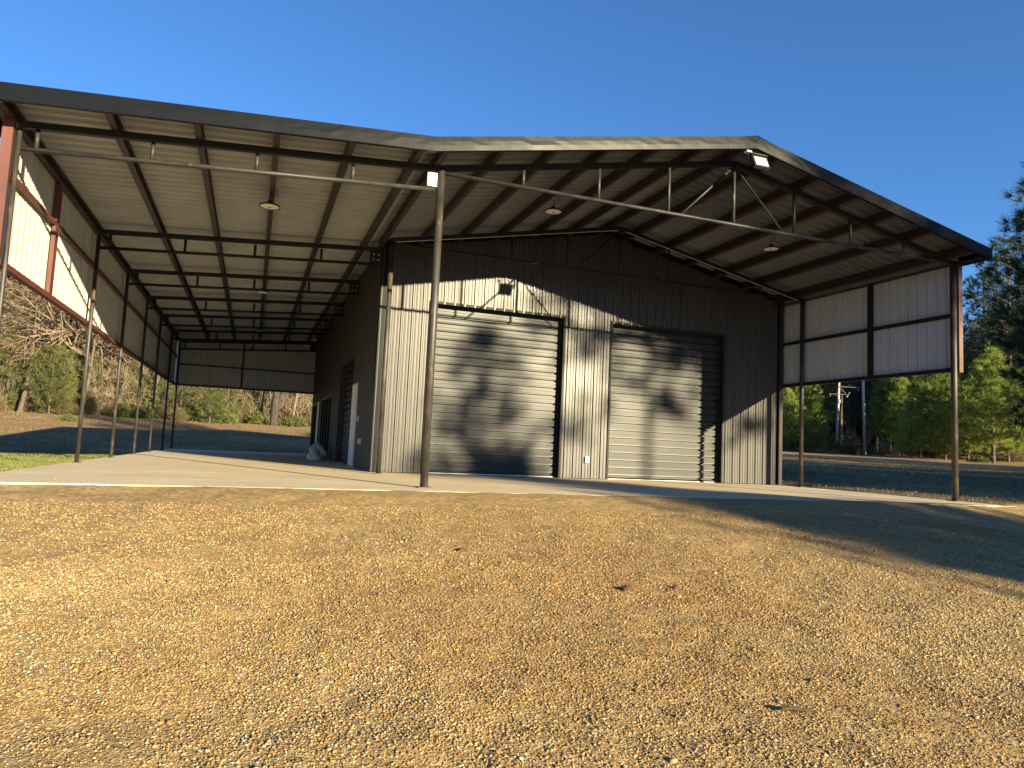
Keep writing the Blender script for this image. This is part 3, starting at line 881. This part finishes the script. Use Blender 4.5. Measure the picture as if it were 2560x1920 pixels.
for u, r, k, s, lab in (
    (1955,73,2,1.00,'yellow-green young pine just beside the corner of the dark wall'),
    (2015,72,0,1.12,'bright young pine past the pipe post, left of the power poles'),
    (2045,66,1,.70,'small dark-footed pine low in front of the bright pines left of the power poles'),
    (1975,66,0,.75,'squat pine in the shade low beside the wall corner'),
    (2262,76,0,1.0,'slim young pine, first of the row to the right of the power poles'),
    (2300,70,1,1.12,'bushy young pine second to the right of the power poles'),
    (2345,68,2,1.02,'tallest young pine seen under the short skirt left of the corner post'),
    (2390,72,0,1.10,'young pine hidden partly by the front corner post of the short skirt'),
    (2425,66,1,1.00,'young pine standing immediately right of the front corner post'),
    (2487,63,0,1.16,'pointed young pine standing free between the corner post and the picture edge'),
    (2525,68,1,1.05,'low young pine behind the pointed free-standing one'),
    (2225,80,2,1.0,'young pine half hidden in the dark just right of the taller power pole'),
    (2282,64,1,.72,'knee-high bushy pine in front of the row right of the power poles'),
    (2322,78,0,1.25,'young pine behind the bushiest ones under the short skirt'),
    (2368,63,1,.80,'low bright pine just left of the front corner post'),
    (2455,72,0,1.15,'young pine between the corner post and the pointed free-standing pine'),
    (2510,78,1,1.3,'broad young pine behind the pointed free-standing one'),
    (2578,60,2,.95,'young pine cut by the right edge of the picture')):
    x, y = at(u, r); put(Yp[k], x, y, s, (u*1.7) % 6.28, lab, G_Y)
# tall wood behind the young pines : copies nothing tells apart
rr = random.Random(5)
G_T = 'tall dark pines of the wood behind the young pines'
for i in range(58):
    u = 1900 + i*14.5 + rr.uniform(-9,9); r = rr.uniform(82,112)
    x, y = at(u, r)
    f = np.interp(u, [1900,2380,2430,2520,2700], [.62,.60,.66,.95,1.0])
    put(Tp[i % 3], x, y, f*rr.uniform(.78,1.08), rr.uniform(0,6.28), 'tall dark pine in the shaded wood behind the young pines', G_T)
for u, r, k, s, lab in ((2470,84,0,.98,'tall open-crowned pine rising against the sky right of the roof eave'),
                        (2535,80,2,.95,'tallest pine of the far wood, against the sky near the picture edge'),):
    x, y = at(u, r); put(Tp[k], x, y, s, u, lab)
# the near pine reaching in from beside the picture edge
big = tree_from(pine_geo(10.4,.16,2.9,131,30,7,.20,42,.32,.020,'round',.2,gap=.12),'pine',M['bark'],M['needle_old'])
x, y = at(2772, 25); place(big, x, y, 1.0, .6); tag(big, 'near dark pine whose long-needled boughs reach in from the picture edge', 'tree')

# trees beyond the drive that shade the lawn, the drive and the doors
def shade(src, c, yy, s, lab, grp=None, rz=0.0):
    return put(src, c-.44*yy, yy, s, rz, lab, grp)
sa = tree_from(pine_geo(13.6,.10,3.6,121,30,7,.30,13,.36,.045,'cone',.16),'pine',M['bark'],M['needle_old'])
place(sa, 4.55+.44*33, -33, 1.0, .3, 0); tag(sa, 'cone-shaped pine beyond the drive whose shadow falls on the wider-lit door', 'tree')
for i, c in enumerate(np.arange(14.6, 33, 1.9)):
    shade(Yp[i % 3], c, -15-(i*5 % 4), 1.15+.1*(i % 3), 'bushy pine beyond the drive shading the lawn beside the slab', 'bushy pines beyond the drive', i*1.3)
G_S = 'pines beyond the drive that shade the lawn'
sb = tree_from(pine_geo(25.5,.535,4.0,141,26,7,.28,15,.44,.05,'flat',.12,gap=.14,boughs=((13.6,(-2.4,.2,-1.25)),(14.5,(-2.6,0,-.15)),(14.1,(1.3,0,-.5)),(12.7,(1.1,.2,-.3)))),'pine',M['bark'],M['needle_old'])
place(sb, 8.9+.44*36, -36, 1.0, 1.1, 0); tag(sb, 'tall high-crowned pine beyond the drive shading the top of the door nearest the short skirt', 'tree')
shade(Yp[1], .75, -34, 1.12, 'young pine beyond the drive shading the gravel in the right foreground', None, .9)
shade(Yp[2], 7.8, -33, 1.05, 'young pine beyond the drive shading the slab before the second door', None, 1.9)
shade(Yp[2], 5.2, -31, 1.22, 'young pine beyond the drive shading the outlet between the doors', None, 3.1)
shade(Yp[0], 4.0, -31, 1.25, 'young pine beyond the drive shading the foot of the wider-lit door', None, .4)
shade(Yp[0], 6.4, -31, 1.22, 'young pine beyond the drive shading the foot of the wall between the doors', None, 2.0)
s2 = copy_tree(sb); place(s2, 12.3+.44*36, -36, .975, 3.0, 0); tag(s2, 'tall high-crowned pine beyond the drive shading the eave above the short skirt', 'tree')
for i, c in enumerate(np.arange(14.9, 47, 2.9)):
    shade(Tp[i % 3], c+rr.uniform(-.7,.7), -22-(i*7 % 17), rr.uniform(.80,.98), 'tall pine beyond the drive shading the lawn beside the building', G_S, rr.uniform(0,6.28))
for i, c in enumerate(np.arange(80, 126, 4.2)):
    shade(Tp[i % 3], c, 6+rr.uniform(-4,6), rr.uniform(1.0,1.2), 'tall pine beyond the lawn shading the far wood', 'pines that shade the far wood', rr.uniform(0,6.28))

# ------------------------------------------------------------------ wood beyond the lean-to
sap = [tree_from(pine_geo(5.2,.06,1.9,151,17,7,.24,12,.40,.034,'round',.07,gap=.34),'sapling_pine',M['bark_grey'],M['needle_mid']), tree_from(pine_geo(6.4,.10,1.8,152,18,6,.26,12,.40,.034,'cone',.08,gap=.36),'sapling_pine',M['bark_grey'],M['needle_mid'])]
bare = [bare_geo(11.0,201,.17,.03,.35,4,900,.16,.05,.62), bare_geo(9.0,202,.13,-.05,.25,4,1100,.16,.10,.70), bare_geo(12,203,.20,.02,.45,4,700,.15,.02,.55)]
Bt = [bare_tree(g, M['bark'] if i == 1 else M['bark_grey'], M['dry_leaf']) for i, g in enumerate(bare)]
oak = bare_tree(bare_geo(14.5,211,.50,0,.3,4,900,.17,.0,.62,True), M['bark_grey'], M['dry_leaf'])
x, y = at(232, 66); place(oak, x, y, 1.0, 1.2, .2); tag(oak, 'thick forked bare oak seen between the second and third lean-to posts', 'tree')
drk = bare_tree(bare_geo(14,212,.34,.02,.5,3,300,.17,.0,.5), M['bark_dark'], M['dry_leaf'])
x, y = at(690, 62); place(drk, x, y, 1.0, .4, .2); tag(drk, 'dark thick-trunked tree seen under the back skirt near the glass doors', 'tree')
G_B = 'bare trees of the wood beyond the lean-to'
for u, r, k, s, lab in (
    (12,66,2,1.0,'bare tree with drooping twigs at the left edge of the picture'),
    (55,62,0,1.05,'pale bare tree left of the small pine beyond the lean-to'),
    (88,70,2,1.1,'tall bare tree rising behind the small pine beyond the lean-to'),
    (140,64,1,1.0,'bare twiggy tree directly behind the small pine'),
    (205,62,0,.9,'slim pale bare tree just left of the forked oak'),
    (262,72,2,1.0,'bare tree just right of the forked oak'),
    (300,66,0,.95,'bare tree seen between the third and fourth lean-to posts'),
    (345,70,1,1.05,'bare tree seen between the fourth and fifth lean-to posts'),
    (388,64,2,.9,'bare tree seen between the last lean-to posts'),
    (492,70,0,.95,'bare pale trunk in the left half of the opening under the back skirt'),
    (590,66,2,.9,'slim pair-stemmed bare tree in the middle of the opening under the back skirt'),
    (660,64,0,.9,'pale leaning bare tree left of the dark thick trunk'),
    (735,62,1,1.0,'sunlit bare tree with low curved boughs beside the glass doors'),
    (768,66,0,.9,'bare tree half hidden by the far corner of the side wall')):
    x, y = at(u, r); put(Bt[k], x, y, s, (u*2.3) % 6.28, lab, G_B)
for u, r, k, s, lab in (
    (38,70,1,.85,'tall sunlit pine left of the small sapling beyond the lean-to'),
    (178,72,0,.85,'tall sunlit pine whose trunk shows just left of the forked oak'),
    (285,70,2,.80,'tall sunlit pine whose trunk shows between the third and fourth lean-to posts'),
    (368,74,1,.85,'tall sunlit pine whose trunk shows near the fifth lean-to post'),
    (515,72,0,.85,'tall pine whose straight trunk shows at the left of the back opening'),
    (612,70,2,.80,'tall pine whose straight trunk shows in the middle of the back opening'),
    (712,74,1,.85,'tall pine whose trunk shows right of the dark thick one')):
    x, y = at(u, r); put(Tp[k], x, y, s, u, lab, 'tall pines among the bare trees')
for u, r, k, s, lab in (
    (20,64,1,.95,'green sapling at the left edge of the picture'),
    (215,65,0,.85,'green sapling at the foot of the forked oak'),
    (335,66,1,.95,'green sapling between the fourth and fifth lean-to posts'),
    (690,69,0,.9,'green sapling behind the dark thick trunk')):
    x, y = at(u, r); put(sap[k], x, y, s, u, lab, 'green saplings beyond the lean-to')
for i in range(34):
    u = -120 + i*27 + rr.uniform(-10,10); r = rr.uniform(70,92)
    x, y = at(u, r)
    put(Bt[i % 3], x, y, rr.uniform(.85,1.15), rr.uniform(0,6.28), 'bare tree deep in the wood beyond the lean-to', 'bare trees deep in the wood beyond the lean-to')
for u, r, k, s, lab in (
    (128,61,0,.95,'small bushy green pine beyond the lean-to, left of the forked oak'),
    (158,63,1,.70,'low green pine sapling beside the small bushy pine'),
    (455,62,1,.80,'green pine sapling at the left end of the opening under the back skirt'),
    (415,64,0,.75,'green pine sapling seen between the two last lean-to posts'),
    (530,60,0,.85,'bright green pine in the left half of the opening under the back skirt'),
    (572,63,1,.8,'bright green pine in the middle of the opening under the back skirt'),
    (630,67,2,.9,'green pine behind the thin trunks under the back skirt'),
    (760,70,1,.8,'green pine beyond the far corner of the side wall')):
    x, y = at(u, r); put(sap[k % 2], x, y, s, u, lab, 'small pines beyond the lean-to')
for i in range(20):
    u = -160 + i*52 + rr.uniform(-14,14); r = rr.uniform(84,105)
    x, y = at(u, r)
    put(Tp[i % 3], x, y, rr.uniform(.9,1.15), rr.uniform(0,6.28), 'tall pine at the back of the wood beyond the lean-to', 'tall pines at the back of the wood beyond the lean-to')
# far-off mass of the wood closing the view between the trunks
def wood_mass(name, u0, u1, r0, r1, ztop, n, seed, mat, lab, blen, bw):
    r = np.random.default_rng(seed)
    b = YAW + np.arctan((u0+(u1-u0)*r.random(n)-1280)/1790.7); d = r0+(r1-r0)*r.random(n)
    x, y = CAM.x+d*np.sin(b), CAM.y+d*np.cos(b)
    z = ground_h(x,y) + ztop*(.55+.6*(vnoise(x,y,.22,seed)+.5))*r.random(n)**1.15
    V, F = blades(np.stack([x,y,z],-1), np.tile(UP,(n,1)), 7, blen, bw, r, .9, .3)
    o = np_mesh(name, V, F, mat); tag(o, lab, 'wood', kind='stuff')
wood_mass('woods', -260, 840, 98, 128, 19, 30000, 71, M['needle_old'], 'dense dark wood far behind the trees beyond the lean-to', 1.1, .30)
wood_mass('woods', 1880, 2760, 112, 140, 16, 30000, 72, M['needle_old'], 'dense dark wood far behind the young pines', 1.1, .30)
wood_mass('undergrowth', -200, 820, 64, 92, 8, 26000, 73, M['twig'], 'tangled brown undergrowth and twigs between the trunks beyond the lean-to', 1.0, .035)
# ------------------------------------------------------------------ shrubs and brush
shr = [shrub_geo(1.2,1.2,420,301,.30,.05), shrub_geo(1.5,.8,420,302,.28,.05)]
brs = [shrub_geo(1.6,1.5,520,303,.55,.022), shrub_geo(1.3,2.0,520,304,.6,.022)]
Sh = [tree_from(g,'shrub',M['twig'],M['shrub_leaf'],'foliage') for g in shr]
Br = [tree_from(g,'dry_bush',M['twig'],M['straw'],'foliage') for g in brs]
for u, r, k, s, lab in (
    (308,62,0,.9,'low green shrub at the wood edge between the third and fourth lean-to posts'),
    (350,63,1,.9,'low green shrub at the wood edge beside the fourth lean-to post'),
    (395,64,0,.8,'low green shrub at the wood edge between the fifth and last lean-to posts'),
    (180,53,1,.5,'small green tuft on the bare soil beside the second lean-to post'),
    (480,62,0,1.0,'green shrub at the wood edge at the left of the back opening'),
    (560,61,1,1.2,'green shrub at the wood edge in the middle of the back opening'),
    (645,63,0,.9,'green shrub at the wood edge left of the dark thick trunk'),
    (740,62,1,1.1,'yellow-green shrub at the wood edge right of the dark thick trunk'),
    (2130,70,0,.7,'small shrub on the soil between the two power poles'),
    (2450,60,1,.6,'low shrub under the young pines right of the corner post')):
    x, y = at(u, r); put(Sh[k], x, y, s, u, lab, 'green shrubs at the wood edges', 'shrub', .02)
for i in range(44):
    left = i < 26
    u = (-80 + i*34 if left else 1950 + (i-26)*37) + rr.uniform(-12,12)
    r = rr.uniform(61,68) if left else rr.uniform(66,78)
    x, y = at(u, r)
    put(Br[i % 2], x, y, rr.uniform(.5,1.15), rr.uniform(0,6.28),
        'dry brown bush at the edge of the wood beyond the lean-to' if left else 'dry brown bush at the foot of the young pines',
        'dry bushes beyond the lean-to' if left else 'dry bushes under the young pines', 'bush', .02)

# ------------------------------------------------------------------ power poles
def pole(u, r, H, lean, lab, arm):
    x, y = at(u, r)
    t = empty('utility_pole', (x, y, gz(x,y)-.1), 0)
    t.rotation_euler = (0, lean, -.6)
    MB().tube((0,0,0),(0,0,H),.135,.10,n=10).build('pole_shaft', M['pole_wood'], t, True)
    if arm:
        MB().box(-.1,2.0,-.15,-.06,H*.905,H*.905+.05).build('crossarm', M['galv_dull'], t)
        MB().beam((.05,-.1,H*.905),(.75,-.1,H*.80),.04,.04).build('arm_brace', M['galv_dull'], t)
        MB().box(-.9,.8,-.15,-.06,H*.80,H*.80+.05).build('crossarm', M['galv_dull'], t)
        for dx, dz in ((1.75,.905),(-.8,.80)):
            MB().lathe((dx,-.1,H*dz-.28), [(.0,0),(.06,.02),(.04,.1),(.07,.14),(.04,.2),(.06,.28)], 8).build('insulator', M['galv_dull'], t, True)
        MB().beam((.75,-.12,H*.80-.25),(.98,-.12,H*.80+.22),.10,.10).build('fuse_cutout', M['grey_plastic'], t)
        MB().tube((-.02,-.16,H*.30),(-.02,-.16,H*.66),.05,n=6).build('grey_tube', M['grey_plastic'], t)
        MB().lathe((.0,-.26,H*.70), [(.0,-.2),(.14,-.2),(.15,0),(.12,.22),(.0,.24)], 10).build('transformer', M['grey_plastic'], t, True)
    tag(t, lab, 'utility pole')
    return t
pole(2096, 79, 7.3, .03, 'weathered power pole with crossarm and fuse, farther of the two beyond the short skirt', True)
pole(2167, 70, 11.5, -.022, 'bare pale power pole without hardware, right of the one with a crossarm', False)

# ------------------------------------------------------------------ grass
def grass(n, gen, length, width, seed, name, mat, lab):
    r = np.random.default_rng(seed)
    x, y = gen(r, n)
    z = ground_h(x, y)
    keep = r.random(len(x)) < np.clip(.62+vnoise(x,y,.5,41)*1.0+vnoise(x,y,.12,42)*.8, .05, 1)
    C = np.stack([x,y,z-.01],-1)[keep]
    D = np.tile(UP,(len(C),1))
    V, F = blades(C, D, 4, length, width, r, .55, .9)
    o = np_mesh(name, V, F, mat)
    tag(o, lab, 'grass', kind='stuff'); return o
def g_left(r, n):
    x = -5.62 - 11*r.random(n)**1.3; y = -.5 + 24*r.random(n)
    return x, y
grass(60000, g_left, .055, .013, 51, 'grass', M['grass'], 'short green grass beside the lean-to slab')
def g_right(r, n):
    x = 10.75 + 24*r.random(n)**1.2; y = -.9 + 32*r.random(n)
    return x, y
grass(26000, g_right, .06, .014, 52, 'dry_grass', M['straw'], 'short dry grass on the shaded lawn beside the short skirt')
def g_back(r, n):
    x = -22 + 30*r.random(n); y = 21.8 + 30*r.random(n)
    return x, y
grass(16000, g_back, .10, .022, 53, 'lawn_grass', M['straw'], 'short dry grass behind the open lean-to')

# ------------------------------------------------------------------ bits on the drive
def clod(x, y, s, seed, lab, mat, sx=1.0):
    r = np.random.default_rng(seed)
    V = []; n, m = 10, 6
    for j in range(m+1):
        t = j/m*math.pi
        for i in range(n):
            a = 2*math.pi*i/n
            k = 1+.25*r.standard_normal()*(0 < j < m)
            V.append((s*k*math.sin(t)*math.cos(a)*sx, s*k*math.sin(t)*math.sin(a)*.8, s*.55*math.cos(t)*(1+.1*r.standard_normal())))
    F = [(j*n+i, (j+1)*n+i, (j+1)*n+(i+1)%n, j*n+(i+1)%n) for j in range(m) for i in range(n)]
    o = np_mesh('clod', V, F, mat); o.location = (x,y,float(gravel_h(np.array([x]),np.array([y]))[0])+s*.25)
    tag(o, lab, 'clod'); return o
M['clod'] = paint('dark_soil', (.07,.045,.028), .95, .4, (1,1,1), 20, spec=.1)
clod(.45,-5.09,.048,61,'dark soil clod in the middle of the drive',M['clod'])
clod(-.5,-3.74,.04,62,'dark soil clod on the drive nearer the tall front post',M['clod'])
clod(.91,-5.05,.028,63,'smallest dark clod on the drive, right of the largest one',M['clod'])
sk = MB(); pts = [Vector((0,0,.012)),Vector((.055,-.018,.018)),Vector((.105,-.045,.012)),Vector((.15,-.055,.016))]
for a_, b_ in zip(pts,pts[1:]): sk.tube(a_,b_,.011,.010,n=7)
so_ = sk.build('stick', M['clod']); so_.location = (.25,-7.05,float(gravel_h(np.array([.25]),np.array([-7.05]))[0])+.012)
tag(so_, 'short dark stick lying on the gravel near the lower right', 'stick')
# ------------------------------------------------------------------ sky, sun, camera
w = bpy.data.worlds.new('World'); scene.world = w; w.use_nodes = True
nt = w.node_tree; bg = nt.nodes['Background']
sky = nt.nodes.new('ShaderNodeTexSky'); sky.sky_type = 'NISHITA'; sky.sun_disc = False
ELEV = math.asin(-SUN.z)
sky.sun_elevation = ELEV
sky.sun_rotation = math.atan2(-SUN.x, -SUN.y)
sky.air_density = 1.0; sky.dust_density = 0.0; sky.ozone_density = 6.4; sky.altitude = 300
nt.links.new(sky.outputs['Color'], bg.inputs['Color']); bg.inputs['Strength'].default_value = .072
sd = bpy.data.lights.new('sun', 'SUN'); sd.energy = 5.0; sd.angle = math.radians(.53); sd.color = (1.0,.85,.53)
so = bpy.data.objects.new('sun', sd); COL.objects.link(so)
so.rotation_euler = SUN.to_track_quat('-Z','Y').to_euler(); so.location = (20,-40,30)

cd = bpy.data.cameras.new('camera'); cam = bpy.data.objects.new('camera', cd); COL.objects.link(cam)
cd.sensor_width = 36; cd.lens = 36*1790.7/2560; cd.clip_end = 2000; cd.clip_start = .05
fw = Vector((math.sin(YAW)*math.cos(PITCH), math.cos(YAW)*math.cos(PITCH), math.sin(PITCH)))
rt = Vector((math.cos(YAW), -math.sin(YAW), 0)); up = rt.cross(fw)
cr = rt*math.cos(ROLL)+up*math.sin(ROLL); cu = -rt*math.sin(ROLL)+up*math.cos(ROLL)
mw = Matrix((( cr.x,cu.x,-fw.x,CAM.x),(cr.y,cu.y,-fw.y,CAM.y),(cr.z,cu.z,-fw.z,CAM.z),(0,0,0,1)))
cam.matrix_world = mw
scene.camera = cam
vs = scene.view_settings
vs.view_transform = 'Standard'; vs.look = 'None'; vs.gamma = 1.0; vs.use_curve_mapping = False
vs.exposure = 1.75
scene.cycles.max_bounces = 8; scene.cycles.diffuse_bounces = 4; scene.cycles.glossy_bounces = 3
scene.cycles.use_denoising = True
